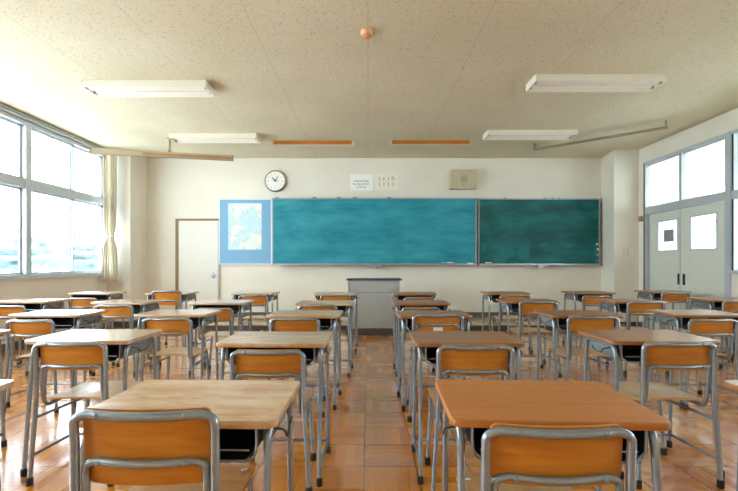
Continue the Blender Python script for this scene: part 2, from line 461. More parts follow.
# right side: double door with transom, corridor windows
xf = XR
w = struct('window_6', [(xf-.02, xf+.10, 7.78, 7.84, 0, 3.02), (xf-.02, xf+.10, 5.96, 6.05, 0, 3.02),
    (xf-.02, xf+.10, 6.05, 7.78, 2.075, 2.19), (xf-.02, xf+.10, 6.05, 7.78, 2.975, 3.02), (xf-.01, xf+.09, 6.90, 6.955, 2.19, 2.98)], 'alu_paint')
bxo('gasket', (xf-.024, xf-.018, 7.80, 7.825, 0, 3.0), 'dkalu', w)
for a, b in ((6.05, 6.90), (6.955, 7.78)): pane_sheet(xf+.043, a, b, 2.19, 2.975, w)
bm = bmesh.new(); box(bm, xf+.03, xf+.055, 6.05, 7.78, 2.19, 2.215); box(bm, xf+.03, xf+.055, 6.05, 7.78, 2.95, 2.975); obj('pane_bead', bm, 'alu_paint', w)
def leaf(k, y0, y1, wy0, wy1, x, hy):
    bx = [(x, x+.035, y0, y1, .005, 1.41), (x, x+.035, y0, y1, 1.91, 2.07), (x, x+.035, y0, wy0, 1.41, 1.91), (x, x+.035, wy1, y1, 1.41, 1.91)]
    dd = struct('door_%d' % k, bx, 'slide')
    struct('window_trim', [(x-.006, x+.0, wy0-.02, wy1+.02, 1.39, 1.412), (x-.006, x, wy0-.02, wy1+.02, 1.908, 1.93), (x-.006, x, wy0-.02, wy0, 1.41, 1.91), (x-.006, x, wy1, wy1+.02, 1.41, 1.91)], 'alu_paint', dd)
    pane_sheet(x+.017, wy0, wy1, 1.41, 1.91, dd)
    struct('edge_strip', [(x-.004, x, y0, y0+.025, .005, 2.07), (x-.004, x, y1-.025, y1, .005, 2.07)], 'alu_paint', dd)
    bxo('door_pull', (x-.008, x-.0005, hy-.025, hy+.025, .84, 1.02), 'black', dd)
    return dd
leaf(2, 6.915, 7.775, 7.07, 7.52, xf+.045, 7.03)
leaf(3, 6.055, 6.955, 6.23, 6.71, xf+.005, 6.86)
o = bxo('notice_sheet', (xf+.052, xf+.056, 7.16, 7.40, 1.555, 1.76), 'grey')
o['label'] = 'small grey paper square stuck on the glass of the far sliding door'; o['category'] = 'notice'
k = 7
for i in range(4):
    y1 = 5.96-i*1.95; y0 = y1-1.95
    w = struct('window_%d' % k, [(xf-.01, xf+.10, y1-.05, y1, 1.09, 3.02), (xf-.01, xf+.10, y0, y0+.05, 1.09, 3.02), (xf-.02, xf+.125, y0, y1, 1.035, 1.09),
        (xf-.01, xf+.10, y0+.05, y1-.05, 2.075, 2.19), (xf-.01, xf+.10, y0+.05, y1-.05, 2.975, 3.02), (xf, xf+.09, (y0+y1)/2-.025, (y0+y1)/2+.025, 1.09, 2.975)], 'alu_paint')
    struct('gasket', [(xf-.014, xf-.01, y1-.045, y1-.02, 1.09, 2.075), (xf-.014, xf-.01, y1-.045, y1-.02, 2.19, 2.975)], 'dkalu', w)
    for z0, z1 in ((1.09, 2.075), (2.19, 2.975)): pane_sheet(xf+.043, y0+.05, y1-.05, z0, z1, w)
    k += 1
# corridor beyond
XC = 7.7
struct('floor_corridor', [(XR+.15, XC+.15, YB-.1, 10.6, -.1, -.0)], 'corr')
struct('ceiling_corridor', [(XR+.15, XC+.15, YB-.1, 10.6, 3.12, 3.25)], 'ceil')
cw = [(XC, XC+.15, YB, 10.5, 0, .95), (XC, XC+.15, YB, 10.5, 2.95, 3.12), (XR+.12, XC+.15, 10.5, 10.6, 0, 3.12), (XR+.15, XC+.15, YB-.15, YB-.1, 0, 3.12), (XR+.0, XR+.12, YF+.15, 10.5, 0, 3.12)]
for y in (10.1, 5.9, 1.5, -2.1): cw.append((XC-.1, XC+.15, y-.22, y+.22, .95, 2.95))
struct('wall_corridor', cw, 'wall')
fr = []
for y in [-1.0, .2, 2.6, 3.6, 4.6, 6.9, 7.9, 8.9]: fr.append((XC+.04, XC+.1, y-.025, y+.025, .95, 2.95))
fr += [(XC+.04, XC+.1, YB, 10.5, .95, 1.0), (XC+.04, XC+.1, YB, 10.5, 2.9, 2.95), (XC+.04, XC+.1, YB, 10.5, 2.1, 2.16)]
wc = struct('window_12', fr, 'alu_paint')
bxo('pane', (XC+.065, XC+.07, YB, 10.5, 1.0, 2.9), 'glass', wc)

# small thing beside door, switches
o = bxo('door_chime', (XR-.04, XR, 7.88, 7.96, 1.96, 2.06), 'woodrail', bev=.006)
o['label'] = 'small tan box high on the wall beside the sliding door frame'; o['category'] = 'chime box'
for i, (x, mt, lb) in enumerate(((4.80, 'cream', 'cream switch plate on the right pillar, left one of the pair'), (4.925, 'white', 'white switch plate on the right pillar, right one of the pair'))):
    t = thing('light_switch', lb, 'switch', (x, 7.999, 1.405), 0, 'switches on the right pillar')
    bxo('plate', (-.045, .045, -.012, 0, -.06, .06), mt, t, .003)
    for z in (-.025, .025): bxo('rocker', (-.012, .012, -.017, -.011, z-.018, z+.018), 'white', t)

# ------------------------------------------------------------ teaching platform
t = thing('teaching_platform', 'long low wooden platform under the chalkboards with dark front face', 'platform')
bxo('platform_top', (-2.99, 4.56, 7.60, YF-.013, STAGE-.02, STAGE), 'stage', t)
bxo('front_board', (-2.98, 4.55, 7.615, 7.635, 0, STAGE-.02), 'stageface', t)
bxo('end_board', (-2.98, -2.96, 7.635, YF-.013, 0, STAGE-.02), 'stageface', t)
t = thing('podium', 'grey steel lectern desk with dark top at end of centre aisle', 'podium', (.10, 7.10, 0))
bxo('body', (-.425, .425, 0, .45, STAGE, .905), 'podium', t, .006)
bxo('podium_top', (-.46, .46, -.03, .50, .905, .93), 'podtop', t, .004)
bxo('plinth', (-.46, .46, -.02, .47, 0, STAGE), 'stageface', t)
bm = bmesh.new(); box(bm, -.425, .425, -.004, .0, .70, .706); obj('panel_seam', bm, 'podtop', t)
bm = bmesh.new()
for x in (-.425, .413): box(bm, x, x+.012, -.006, 0, STAGE+.01, .90)
box(bm, -.41, .41, -.006, 0, STAGE+.005, STAGE+.02)
obj('edge_trim', bm, 'alu', t)

# ------------------------------------------------------------ boards
def chalkboard(x0, x1, y, mat, label, z0=1.165, z1=2.485):
    t = thing('chalkboard', label, 'chalkboard', (x0, y, z0), 0, 'chalkboards on the front wall')
    W = x1-x0; H = z1-z0
    bxo('writing_surface', (.02, W-.02, 0, .02, .02, H-.02), mat, t)
    bm = bmesh.new(); box(bm, 0, .02, -.008, .024, 0, H); box(bm, W-.02, W, -.008, .024, 0, H)
    box(bm, 0, W, -.008, .024, 0, .022); box(bm, 0, W, -.008, .024, H-.022, H); obj('frame', bm, 'alu', t)
    bm = bmesh.new(); box(bm, 0, W, -.075, -.01, -.012, .002); box(bm, 0, W, -.08, -.072, -.012, .012); obj('chalk_tray', bm, 'alu', t)
    return t
t1 = chalkboard(-1.90, 2.15, 8.50, 'board_l', 'wide teal chalkboard with chalk dust, lightened by painted glare, left of the two')
for x in (.06, .80, 1.28, 1.60, 2.28): bxo('map_clip', (x, x+.08, -.02, -.006, 1.305, 1.335), 'grey', t1)
bxo('back_board', (.02, 4.03, .03, .14, .02, 1.30), 'dkalu', t1)
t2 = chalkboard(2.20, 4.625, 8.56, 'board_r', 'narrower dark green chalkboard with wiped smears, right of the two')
bxo('back_board', (.02, 2.38, .03, .08, .02, 1.30), 'dkalu', t2)
for x in (.5, 1.3, 1.45, 1.58): bxo('map_clip', (x, x+.05, -.02, -.006, 1.305, 1.33), 'grey', t2)
for i, (z, m_, lb) in enumerate(((1.57, 'paper', 'topmost white'), (1.47, 'paper', 'second white'), (1.36, 'peach', 'third, pinkish'), (1.25, 'grey', 'lowest grey'))):
    bm = bmesh.new(); lathe(bm, [(.016, 0), (.02, -.004), (.02, -.012), (.014, -.014)], (4.57+.01*(i == 1), 8.558, z), 'Y', 14)
    o = obj('magnet', bm, m_); o['label'] = lb + ' round magnet near the right edge of the green chalkboard'; o['category'] = 'magnet'; o['group'] = 'magnets on the green chalkboard'
# things on / under the trays
def eraser(x, y, z, mt, lb):
    t = thing('chalk_eraser', lb, 'eraser', (x, y, z), 0, 'chalkboard erasers')
    bxo('felt', (-.06, .06, -.022, .022, 0, .025), 'ink', t, .003); bxo('handle', (-.062, .062, -.02, .02, .025, .042), mt, t, .004)
eraser(1.62, 8.457, 1.169, 'paper', 'pale eraser standing on the chalk tray near the teal board right end')
eraser(1.50, 8.457, 1.169, 'blue', 'bluish eraser on the chalk tray, left of the pale one')
eraser(2.39, 8.517, 1.169, 'paper2', 'cream eraser on the tray at left end of the green board')
o = bxo('chalk_box', (1.96, 2.07, 8.435, 8.47, 1.168, 1.20), 'paper', bev=.003); o['label'] = 'small white chalk box on the tray at the teal board corner'; o['category'] = 'chalk box'
for x, y, w_, lb in ((.13, 8.46, .0, 'lighter teal'), (3.45, 8.52, 0, 'dark green')):
    t = thing('eraser_cleaner', 'small grey eraser cleaner box under the tray of the %s chalkboard' % lb, 'eraser cleaner', (x, y, 1.10))
    bxo('body', (-.09, .13, -.05, .03, 0, .05), 'alu', t, .004); bxo('front_panel', (.02, .13, -.062, -.05, -.005, .045), 'grey', t, .003)
# notice board + map
t = thing('notice_board', 'blue notice board in a white frame beside the chalkboard', 'notice board', (-2.985, 8.60, 1.165))
W = 1.06; H = 1.32
bxo('cloth_panel', (.02, W-.02, 0, .04, .02, H-.02), 'blue', t)
bm = bmesh.new(); box(bm, 0, .02, -.01, .045, 0, H); box(bm, W-.02, W, -.01, .045, 0, H); box(bm, 0, W, -.01, .045, 0, .02); box(bm, 0, W, -.01, .045, H-.02, H); obj('frame', bm, 'whiteframe', t)
o = obj('wall_map', (lambda b: (box(b, 0, .67, -.004, 0, 0, .93), b)[1])(bmesh.new()), 'map', loc=(-2.80, 8.597, 1.463)); o['label'] = 'pale blue and white printed map pinned on the blue notice board'; o['category'] = 'map'
# wall clock
t = thing('wall_clock', 'round white wall clock with bronze rim above the chalkboard', 'clock', (-1.86, YF, 2.84))
bm = bmesh.new(); lathe(bm, [(.19, 0), (.215, -.01), (.215, -.05), (.20, -.062), (.185, -.055)], (0,0,0), 'Y', 48); obj('rim', bm, 'clockrim', t)
bm = bmesh.new(); lathe(bm, [(.192, -.05), (.192, -.057)], (0,0,0), 'Y', 48); obj('dial', bm, 'clockface', t)
bm = bmesh.new()
for h in range(12):
    a = h*PI/6; R = Matrix.Rotation(a, 4, 'Y'); L = .035 if h % 3 == 0 else .02
    box(bm, -.004, .004, -.060, -.0572, .16-L, .165, mat=R)
obj('hour_mark', bm, 'ink', t)['kind'] = 'stuff'
for a, L, w_ in ((32, .12, .006), (-42, .09, .009), (95, .085, .003)):
    bm = bmesh.new(); box(bm, -w_, w_, -.066, -.062, -.02, L, mat=Matrix.Rotation(math.radians(a), 4, 'Y')); obj('clock_hand', bm, 'ink' if w_ < .004 else 'podtop', t)
# notices above the board
def notice(x0, x1, z0, z1, mt, lb, marks):
    t = thing('paper_notice', lb, 'notice', (x0, YF, z0), 0, 'notices above the chalkboard')
    bxo('sheet', (0, x1-x0, -.012, 0, 0, z1-z0), mt, t)
    bm = bmesh.new()
    for (a, b, c, d_) in marks: box(bm, a, b, -.0145, -.0122, c, d_)
    o = obj('writing', bm, 'ink', t); o['kind'] = 'stuff'
def scrib(x0, x1, z, h):
    out = []; x = x0
    while x < x1-.012:
        w_ = random.uniform(.012, .03)
        for _ in range(3):
            if random.random() < .5: zz = z+random.uniform(-.4, .4)*h; out.append((x, x+w_*.8, zz-.004, zz+.004))
            else: xx = x+random.uniform(0, w_*.7); out.append((xx, xx+.005, z-h/2, z+h/2))
        x += w_+.007
    return out
notice(-.36, .10, 2.655, 2.99, 'paper', 'white paper notice with three lines of grey writing, left of the pair', scrib(.07, .39, .19, .04)+scrib(.06, .39, .13, .04)+scrib(.14, .31, .07, .035))
mk = []
for x in (.09, .18, .27):
    for z in (.22, .115): mk += [(x-.010+random.uniform(-.004, .004), x+.012, z+q, z+q+.007) for q in (-.03, -.012, .006, .024)] + [(x-.002, x+.004, z-.034, z+.034)]
for z in (.235, .12): mk += scrib(.335, .40, z+.018, .035)+scrib(.335, .40, z-.02, .035)
notice(.14, .61, 2.67, 3.005, 'paper2', 'cream paper notice with columns of vertical writing, right of the pair', mk)
# PA speaker
t = thing('wall_speaker', 'cream box loudspeaker mounted high above the chalkboard', 'speaker', (1.90, YF, 2.86))
bm = bmesh.new(); pts = [(-.265, .0, -.19), (.265, 0, -.19), (.265, 0, .185), (-.265, 0, .185)]
vb = [bm.verts.new((x, 0, z)) for x, y, z in pts]; vf = [bm.verts.new((x*.985, -.20 if z > 0 else -.13, z*.98)) for x, y, z in pts]
bm.faces.new(vb); bm.faces.new(vf[::-1])
for i in range(4): bm.faces.new((vb[i], vb[(i+1) % 4], vf[(i+1) % 4], vf[i]))
obj('cabinet', bm, 'spk', t)
sl = math.atan2(.07, .37)
bm = bmesh.new(); R = Matrix.Translation((0, -.168, 0)) @ Matrix.Rotation(sl, 4, 'X')
box(bm, -.235, .235, -.004, .004, -.15, .155, mat=R)
obj('grille', bm, 'spk', t)
bm = bmesh.new(); lathe(bm, [(.075, .0), (.075, -.007)], (0,0,0), 'Y', 28); bmesh.ops.transform(bm, matrix=R, verts=bm.verts); obj('speaker_cone', bm, 'grille', t)
bm = bmesh.new(); lathe(bm, [(.014, 0), (.012, -.02)], (0, 0, -.12), 'Y', 12); bmesh.ops.transform(bm, matrix=R, verts=bm.verts); obj('volume_knob', bm, 'podtop', t)

# ------------------------------------------------------------ ceiling fittings
def fixture(x0, x1, y0, y1, lb):
    L = x1-x0; D = y1-y0; h = .085
    t = thing('ceiling_light', lb, 'ceiling light', (x0, y0, CEIL), 0, 'unlit twin tube ceiling lights')
    bm = bmesh.new()
    # cross section: two white reflector troughs, walls splayed
    def prof(ys_, zs_):
        A = [bm.verts.new((0, y, z)) for y, z in zip(ys_, zs_)]; B = [bm.verts.new((L, y, z)) for y, z in zip(ys_, zs_)]
        for i in range(len(A)-1): bm.faces.new((A[i], A[i+1], B[i+1], B[i]))
        return A, B
    ys_ = [.02, 0, .012, .07, .10, D/2-.012, D/2+.012, D-.10, D-.07, D-.012, D, D-.02]
    zs_ = [0, -h, -h, -.03, -.03, -h*.8, -h*.8, -.03, -.03, -h, -h, 0]
    prof(ys_, zs_); obj('housing', bm, 'white', t)
    for x in (0, L-.012):
        bm = bmesh.new(); ex = .0
        box(bm, x, x+.012, .004, D-.004, -h+.002, -.001); obj('end_plate', bm, 'white', t)
    for y in (.085, D-.085):
        bm = bmesh.new(); lathe(bm, [(.004, .03), (.015, .035), (.015, L-.035), (.004, L-.03)], (0, y, -.058), 'X', 14); obj('lamp_tube', bm, 'tubeglass', t)
        for xx in (.012, L-.035): bxo('lamp_holder', (xx, xx+.023, y-.018, y+.018, -.08, -.03), 'grey', t)
fixture(-3.32, -1.88, 4.95, 5.27, 'long white unlit ceiling light, nearer left of the four')
fixture(1.88, 3.35, 4.80, 5.11, 'long white unlit ceiling light, nearer right of the four')
fixture(-3.24, -1.82, 6.97, 7.28, 'long white unlit ceiling light above the hanging wooden rail, farther left')
fixture(1.90, 3.33, 6.80, 7.10, 'long white unlit ceiling light beside the thin diagonal rail, farther right')
def boardlamp(x0, x1, y, lb, mt):
    t = thing('chalkboard_lamp', lb, 'lamp', (x0, y, CEIL), 0, 'lamps above the chalkboards'); L = x1-x0
    bm = bmesh.new(); 
    box(bm, 0, L, .004, .13, -.022, 0); box(bm, 0, L, .10, .13, -.066, -.022); obj('housing', bm, 'cream', t)
    bxo('lamp_panel', (.035, L-.04, -.004, .004, -.072, -.006), mt, t)
    bxo('lower_lip', (.0, L, -.006, .012, -.077, -.072), 'cream', t)
    for x in (0, L-.02): bxo('end_bracket', (x, x+.02, -.002, .13, -.078, 0), 'cream', t)
    bm = bmesh.new(); lathe(bm, [(.014, .03), (.014, L-.03)], (0, .055, -.05), 'X', 12); obj('lamp_tube', bm, 'tubeglass', t)
boardlamp(-1.66, -.24, 7.40, 'slim ceiling lamp with painted orange reflection above the clock, left of the pair', 'lampreflect')
boardlamp(.38, 1.79, 7.38, 'slim ceiling lamp with painted orange reflection above the notices, right of the pair', 'lampreflect')
# fire sensor
t = thing('heat_detector', 'small round peach heat detector on the ceiling over the aisle', 'detector', (-.01, 3.93, CEIL))
bm = bmesh.new(); lathe(bm, [(.058, 0), (.058, -.02), (.045, -.04), (.02, -.044)], (0,0,0), 'Z', 24); obj('base', bm, 'peach', t)
bm = bmesh.new(); lathe(bm, [(.03, -.04), (.028, -.058), (.012, -.064)], (.0,0,0), 'Z', 20); obj('sensor_dome', bm, 'rose', t)
# slanted screen rail at left
def railbox(t, name, A, B, w, h, mat):
    A = Vector(A); B = Vector(B); d = B-A; L = d.length; a = math.atan2(d.y, d.x)
    bm = bmesh.new(); box(bm, 0, L, -w/2, w/2, -h/2, h/2, mat=Matrix.Translation(A) @ Matrix.Rotation(a, 4, 'Z')); return obj(name, bm, mat, t)
A = Vector((-4.50, 6.98, 3.015)); B = Vector((-2.36, 7.46, 3.015)); d = (B-A)
t = thing('screen_rail', 'long beige and wooden rail hung slantwise from ceiling near left windows', 'rail')
railbox(t, 'rail_body', A, B, .07, .085, 'railbeige')
nrm = Vector((d.y, -d.x, 0)).normalized()
railbox(t, 'wood_strip', A+d*.35+nrm*.037-Vector((0,0,.008)), B-d*.01+nrm*.037-Vector((0,0,.008)), .01, .045, 'woodrail')
railbox(t, 'lower_groove', A+nrm*.02-Vector((0,0,.047)), B+nrm*.02-Vector((0,0,.047)), .02, .012, 'railbrown')
for P in (A-d.normalized()*.012, B-d.normalized()*.004): railbox(t, 'end_cap', P, P+d.normalized()*.02, .08, .09, 'railbrown')
for f in (.54,):
    p = A+d*f; bm = bmesh.new(); lathe(bm, [(.04, CEIL), (.04, CEIL-.015), (.016, CEIL-.02), (.016, 3.10), (.03, 3.09), (.03, 3.055)], (p.x, p.y, 0), 'Z', 12); obj('hanger', bm, 'woodrail', t)
A = Vector((2.97, 7.66, 3.215)); B = Vector((4.49, 6.42, 3.215)); d = B-A; nrm = Vector((d.y, -d.x, 0)).normalized()
t = thing('diagonal_rail', 'thin bronze double rail slanting under the ceiling by right pillar', 'rail')
railbox(t, 'rail_bar', A, B, .02, .024, 'railbrown'); railbox(t, 'rail_bar', A+nrm*.06, B+nrm*.06, .02, .024, 'railbrown')
for P in (A, B):
    u = d.normalized(); Q = P+u*(.01 if P == A else -.03)
    bm = bmesh.new(); m4 = Matrix.Translation(Q) @ Matrix.Rotation(math.atan2(d.y, d.x), 4, 'Z')
    box(bm, 0, .02, -.08, .02, .012, CEIL-3.215, mat=m4); obj('rail_bracket', bm, 'railbrown', t)

# ------------------------------------------------------------ furniture
R0 = .0115
def make_desk():
    t = thing('school_desk', '', 'desk', group='school desks in rows')
    bm = bmesh.new(); prism(bm, rrect(-.30, .30, 0, .415, .028), .728, .75, .003, 0, 1); obj('tabletop', bm, ['top_brown', 'edge'], t)
    # book tray: open to the student's side
    bm = bmesh.new(); x = .238
    path = [(-x, .725), (-x, .66), (-x+.03, .63), (x-.03, .63), (x, .66), (x, .725)]
    path = [(a, b) for a, b in path]
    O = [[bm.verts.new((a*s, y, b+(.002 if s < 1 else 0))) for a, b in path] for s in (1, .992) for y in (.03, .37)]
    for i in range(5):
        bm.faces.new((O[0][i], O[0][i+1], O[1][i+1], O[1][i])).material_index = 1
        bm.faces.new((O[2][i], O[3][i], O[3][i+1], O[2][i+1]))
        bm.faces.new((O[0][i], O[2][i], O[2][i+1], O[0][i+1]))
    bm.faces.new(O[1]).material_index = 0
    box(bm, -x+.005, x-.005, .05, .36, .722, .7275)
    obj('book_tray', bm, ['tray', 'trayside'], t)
    bm = bmesh.new(); tube(bm, rpath([(-x, .028, .725), (-x, .028, .628), (x, .028, .628), (x, .028, .725)], .04), .004, 6); tube(bm, [(-x+.02, .03, .658), (x-.02, .03, .658)], .003, 6); obj('tray_rim', bm, 'tube', t)
    for s in (-1, 1):
        tt = s*.268; ft = s*.272
        nb = (ft, -.02, .03); fb = (ft, .365, .03)
        bm = bmesh.new(); pts = rpath([(ft, -.02, .02), (tt, .035, .66), (tt, .05, .712), (tt, .11, .714)], .05); tube(bm, pts, R0); l1 = obj('leg', bm, 'tube', t)
        bm = bmesh.new(); pts = rpath([(ft, .375, .02), (tt, .345, .66), (tt, .335, .712), (tt, .27, .714)], .05); tube(bm, pts, R0); l2 = obj('leg', bm, 'tube', t)
        for l, y in ((l1, -.0205), (l2, .376)):
            bm = bmesh.new(); lathe(bm, [(.016, 0), (.0165, .03), (.014, .042)], (ft, y, 0), 'Z', 12); obj('foot_cap', bm, 'rubber', l)
        bm = bmesh.new(); tube(bm, [(tt, .10, .714), (tt, .28, .714)], R0); obj('top_rail', bm, 'tube', t)
        bm = bmesh.new(); tube(bm, [(ft, -.012, .09), (ft, .37, .085)], .009, 8); obj('side_stretcher', bm, 'tubed', t)
        bm = bmesh.new(); pts = rpath([(s*.262, .10, .695), (s*.305, .10, .69), (s*.312, .10, .668), (s*.30, .20, .668), (s*.305, .21, .692)], .015, 4); tube(bm, pts, .0035, 6); obj('bag_hook', bm, 'hook', t)
        bm = bmesh.new(); box(bm, s*.255-.002, s*.255+.002, .05, .335, .645, .705); obj('side_plate', bm, 'trayside', t)
    bm = bmesh.new(); tube(bm, [(-.272, .372, .08), (.272, .372, .08)], .009, 8); obj('cross_bar', bm, 'tubed', t)
    return t
def make_chair(zlow=.625, lo=.604, smat='seat'):
    t = thing('school_chair', '', 'chair', group='school chairs tucked under desks')
    bow = lambda x: -.022*(1-(x/.17)**2)
    # backrest, in front (+y) of the tubes
    bm = bmesh.new()
    def bf(u, v, tt): return (u, bow(u)+.013+tt+(v-.66)*-.08, v)
    sheet(bm, .168, lo, .756, .03, .018, bf, .009); bk = obj('backrest', bm, 'back', t)
    ztop = .742; x = .183
    n = 9
    arc = lambda z, xm, y0: [(xm*(-1+2*k/n), y0+bow(xm*(-1+2*k/n)*.17/xm), z) for k in range(n+1)]
    # outer tube: inverted U, becomes the rear legs
    bm = bmesh.new()
    top = arc(ztop, .145, -.006)
    pts = rpath([(-x, .0, .45), (-x, -.002, .66), (-x, -.006, ztop-.01)] + top[0:1], .05, 6)[:-1]
    ptsR = [(-a, b, c) for a, b, c in [tuple(p) for p in pts]][::-1]
    tube(bm, [tuple(p) for p in pts]+top+ptsR, .0118, 12)
    bfm = obj('back_frame', bm, 'tube', t)
    for z, y in ((ztop, -.006), (zlow, .002)):
        for s in (-1, 1):
            bm = bmesh.new(); lathe(bm, [(.007, 0), (.006, -.003), (.003, -.0045)], (s*.112, bow(.112)+y-.0108, z+.003), 'Y', 10); obj('rivet', bm, 'tube', bfm)
    for s in (-1, 1):
        bm = bmesh.new(); tube(bm, [(s*x, 0, .455), (s*(x+.012), .0, .30), (s*.212, -.008, .02)], .0118, 12); l = obj('leg', bm, 'tube', t)
        bm = bmesh.new(); lathe(bm, [(.017, 0), (.0175, .03), (.015, .042)], (s*.2125, -.008, 0), 'Z', 12); obj('foot_cap', bm, 'rubber', l)
    # inner tube: low back bar, J-bend into the seat rails
    bm = bmesh.new(); xi = .158; low = arc(zlow, .12, .002)
    pts = rpath([(-xi, .385, .428), (-xi, .30, .418), (-xi, .035, .405), (-xi, .012, .47), (-xi, .006, .56), (-xi, .003, zlow-.007)]+low[0:1], .045, 6)[:-1]
    ptsR = [(-a, b, c) for a, b, c in [tuple(p) for p in pts]][::-1]
    tube(bm, [tuple(p) for p in pts]+low+ptsR, .0100, 10); obj('seat_frame', bm, 'tube', t)
    for s in (-1, 1):
        bm = bmesh.new(); tube(bm, rpath([(s*xi, .30, .415), (s*xi, .40, .420), (s*.185, .385, .02)], .05), .0112, 12); l = obj('leg', bm, 'tube', t)
        bm = bmesh.new(); lathe(bm, [(.017, 0), (.0175, .03), (.015, .042)], (s*.185, .385, 0), 'Z', 12); obj('foot_cap', bm, 'rubber', l)
        bm = bmesh.new(); tube(bm, [(s*(x+.008), .0, .35), (s*.164, .385, .35)], .008, 8); obj('side_stretcher', bm, 'tubed', t)
    bm = bmesh.new()
    def sf(u, v, tt): 
        return (u, v, .435+.010*math.cos(u/.18*1.4)-.010+tt-.006+max(0, v-.36)*-.25+.008*((v-.22)/.17)**2)
    sheet(bm, .182, .05, .425, .045, .03, sf, .010); st = obj('seat', bm, smat, t)
    for s in (-1, 1):
        bm = bmesh.new(); lathe(bm, [(.008, .4435), (.006, .4475)], (s*.15, .36, -.002), 'Z', 10); obj('seat_bolt', bm, 'alu', st)
    return t
desk0 = make_desk(); chair0 = make_chair(); reg(desk0); reg(chair0)
TOPM = {}
def top_variant(top, edge):
    if (top, edge) not in TOPM:
        src = [c for c in KIDS[desk0] if c.name.startswith('tabletop')][0].data
        me = src.copy(); me.materials.clear(); me.materials.append(M[top]); me.materials.append(M[edge]); TOPM[(top, edge)] = me
    return TOPM[(top, edge)]
col_txt = {0: 'beside the left windows', 1: 'second column from the windows', 2: 'third column from the windows', 3: 'left of the centre aisle',
           4: 'right of the centre aisle', 5: 'second column right of aisle', 6: 'third column right of aisle', 7: 'beside the right wall'}
row_txt = {1: 'nearest the camera', 2: 'second from the camera', 3: 'third from the camera', 4: 'in the fourth row', 5: 'in row nearest the chalkboard'}
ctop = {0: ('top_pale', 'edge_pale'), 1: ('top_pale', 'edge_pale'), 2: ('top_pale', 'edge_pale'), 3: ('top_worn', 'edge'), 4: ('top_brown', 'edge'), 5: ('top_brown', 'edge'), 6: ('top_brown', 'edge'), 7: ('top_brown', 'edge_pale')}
tdesc = {'top_pale': 'pale glossy', 'top_worn': 'worn light', 'top_brown': 'brown', 'top_orange': 'smooth orange'}
DESKS = {  # (col,row): centre x, near-edge y, yaw degrees
 (3,1): (-.542,1.175,-1), (3,2): (-.53,2.31,-1.5), (3,3): (-.54,3.5,-2.5), (3,4): (-.47,4.5,-2.5), (3,5): (-.44,5.78,-1),
 (4,1): (.53,1.17,-2.5), (4,2): (.555,2.32,-1), (4,3): (.555,3.47,1.5), (4,4): (.575,4.52,0), (4,5): (.645,5.8,0),
 (5,1): (1.60,1.175,0), (5,2): (1.67,2.385,1), (5,3): (1.80,3.5,0), (5,4): (1.825,4.73,-.5), (5,5): (1.945,5.9,0),
 (6,3): (2.85,3.54,-1), (6,4): (3.0,4.7,0), (6,5): (3.18,6.0,0),
 (7,4): (4.25,4.95,0), (7,5): (4.39,6.2,0),
 (2,1): (-1.60,1.18,0), (2,2): (-1.64,2.40,-1), (2,3): (-1.65,3.56,0), (2,4): (-1.62,4.58,-1), (2,5): (-1.585,5.88,0),
 (1,2): (-2.63,2.40,-1), (1,3): (-2.69,3.55,0), (1,4): (-2.69,4.6,-1), (1,5): (-2.78,5.9,0),
 (0,4): (-3.875,4.74,0), (0,5): (-3.85,5.91,0)}
first = True
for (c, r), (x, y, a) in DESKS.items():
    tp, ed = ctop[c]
    if (c, r) == (4, 1): tp = 'top_orange'
    lb = '%s-topped school desk %s, %s' % (tdesc[tp], row_txt[r], col_txt[c])
    if first: o = desk0; o.location = (x, y, 0); o.rotation_euler.z = math.radians(a); o['label'] = lb; kids = KIDS[desk0]
    else:
        o = dup(desk0, (x, y, 0), math.radians(a), lb); kids = None
    o.scale.x = {(5, 2): 1.03, (3, 1): .965}.get((c, r), 1)
    o.scale.z = {1: 1, 2: 1.0, 3: 1.01, 4: 1.017, 5: 1.032}[r]
    me = top_variant(tp, ed); TOPS = o
    for ch in (kids or [q for q in COL.objects if q.parent == o]):
        if ch.name.startswith('tabletop'): TARGET = ch; break
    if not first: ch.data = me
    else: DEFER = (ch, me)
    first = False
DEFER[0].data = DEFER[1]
CH = {  # (col,row): x, y, yaw, height factor
 (4,1): (.482,1.09,-1,1.020), (3,1): (-.580,1.118,-1,1.065), (3,2): (-.513,2.20,0,0.980), (4,2): (.535,2.14,0,1.030), (3,3): (-.563,3.31,0,1.016),
 (4,3): (.523,3.21,0,1.070), (3,4): (-.496,4.23,-1,1.030), (4,4): (.53,4.3,0,0.990), (3,5): (-.41,5.42,0,1.048), (4,5): (.64,5.38,0,1.010),
 (2,2): (-1.545,2.25,-3,1.025), (2,3): (-1.543,3.3,-2,1.016), (2,4): (-1.534,4.28,0,0.980), (2,5): (-1.47,5.5,0,1.033),
 (1,3): (-2.69,3.42,0,0.975), (1,4): (-2.61,4.42,0,1.007), (1,5): (-2.60,5.55,0,1.110), (0,4): (-3.69,4.4,0,1.000), (0,5): (-3.80,5.72,0,0.963),
 (5,2): (1.61,2.225,-2,1.030), (5,3): (1.69,3.23,0,1.047), (5,4): (1.655,4.17,0,1.085), (5,5): (1.864,5.45,0,1.050),
 (6,3): (2.655,3.32,0,1.000), (6,4): (2.78,4.31,0,1.070), (6,5): (2.76,5.25,0,1.050), (7,4): (4.03,4.65,0,1.040), (7,5): (3.94,5.5,0,1.085)}
FAC = {(2,2): 1.02, (2,3): 1.042, (2,4): 1.04, (2,5): 1.04, (1,4): 1.025, (1,5): 1.05, (0,4): 1.036, (5,2): 1.02, (5,3): 1.04, (5,4): 1.07,
 (5,5): 1.04, (6,3): 1.05, (6,4): 1.06, (6,5): 1.12, (7,4): 1.05, (7,5): 1.1}
for k_, f_ in FAC.items():
    x, y, a, h = CH[k_]; CH[k_] = (x*f_, y*f_, 0, (1.18-(1.18-.755*h)*f_)/.755)
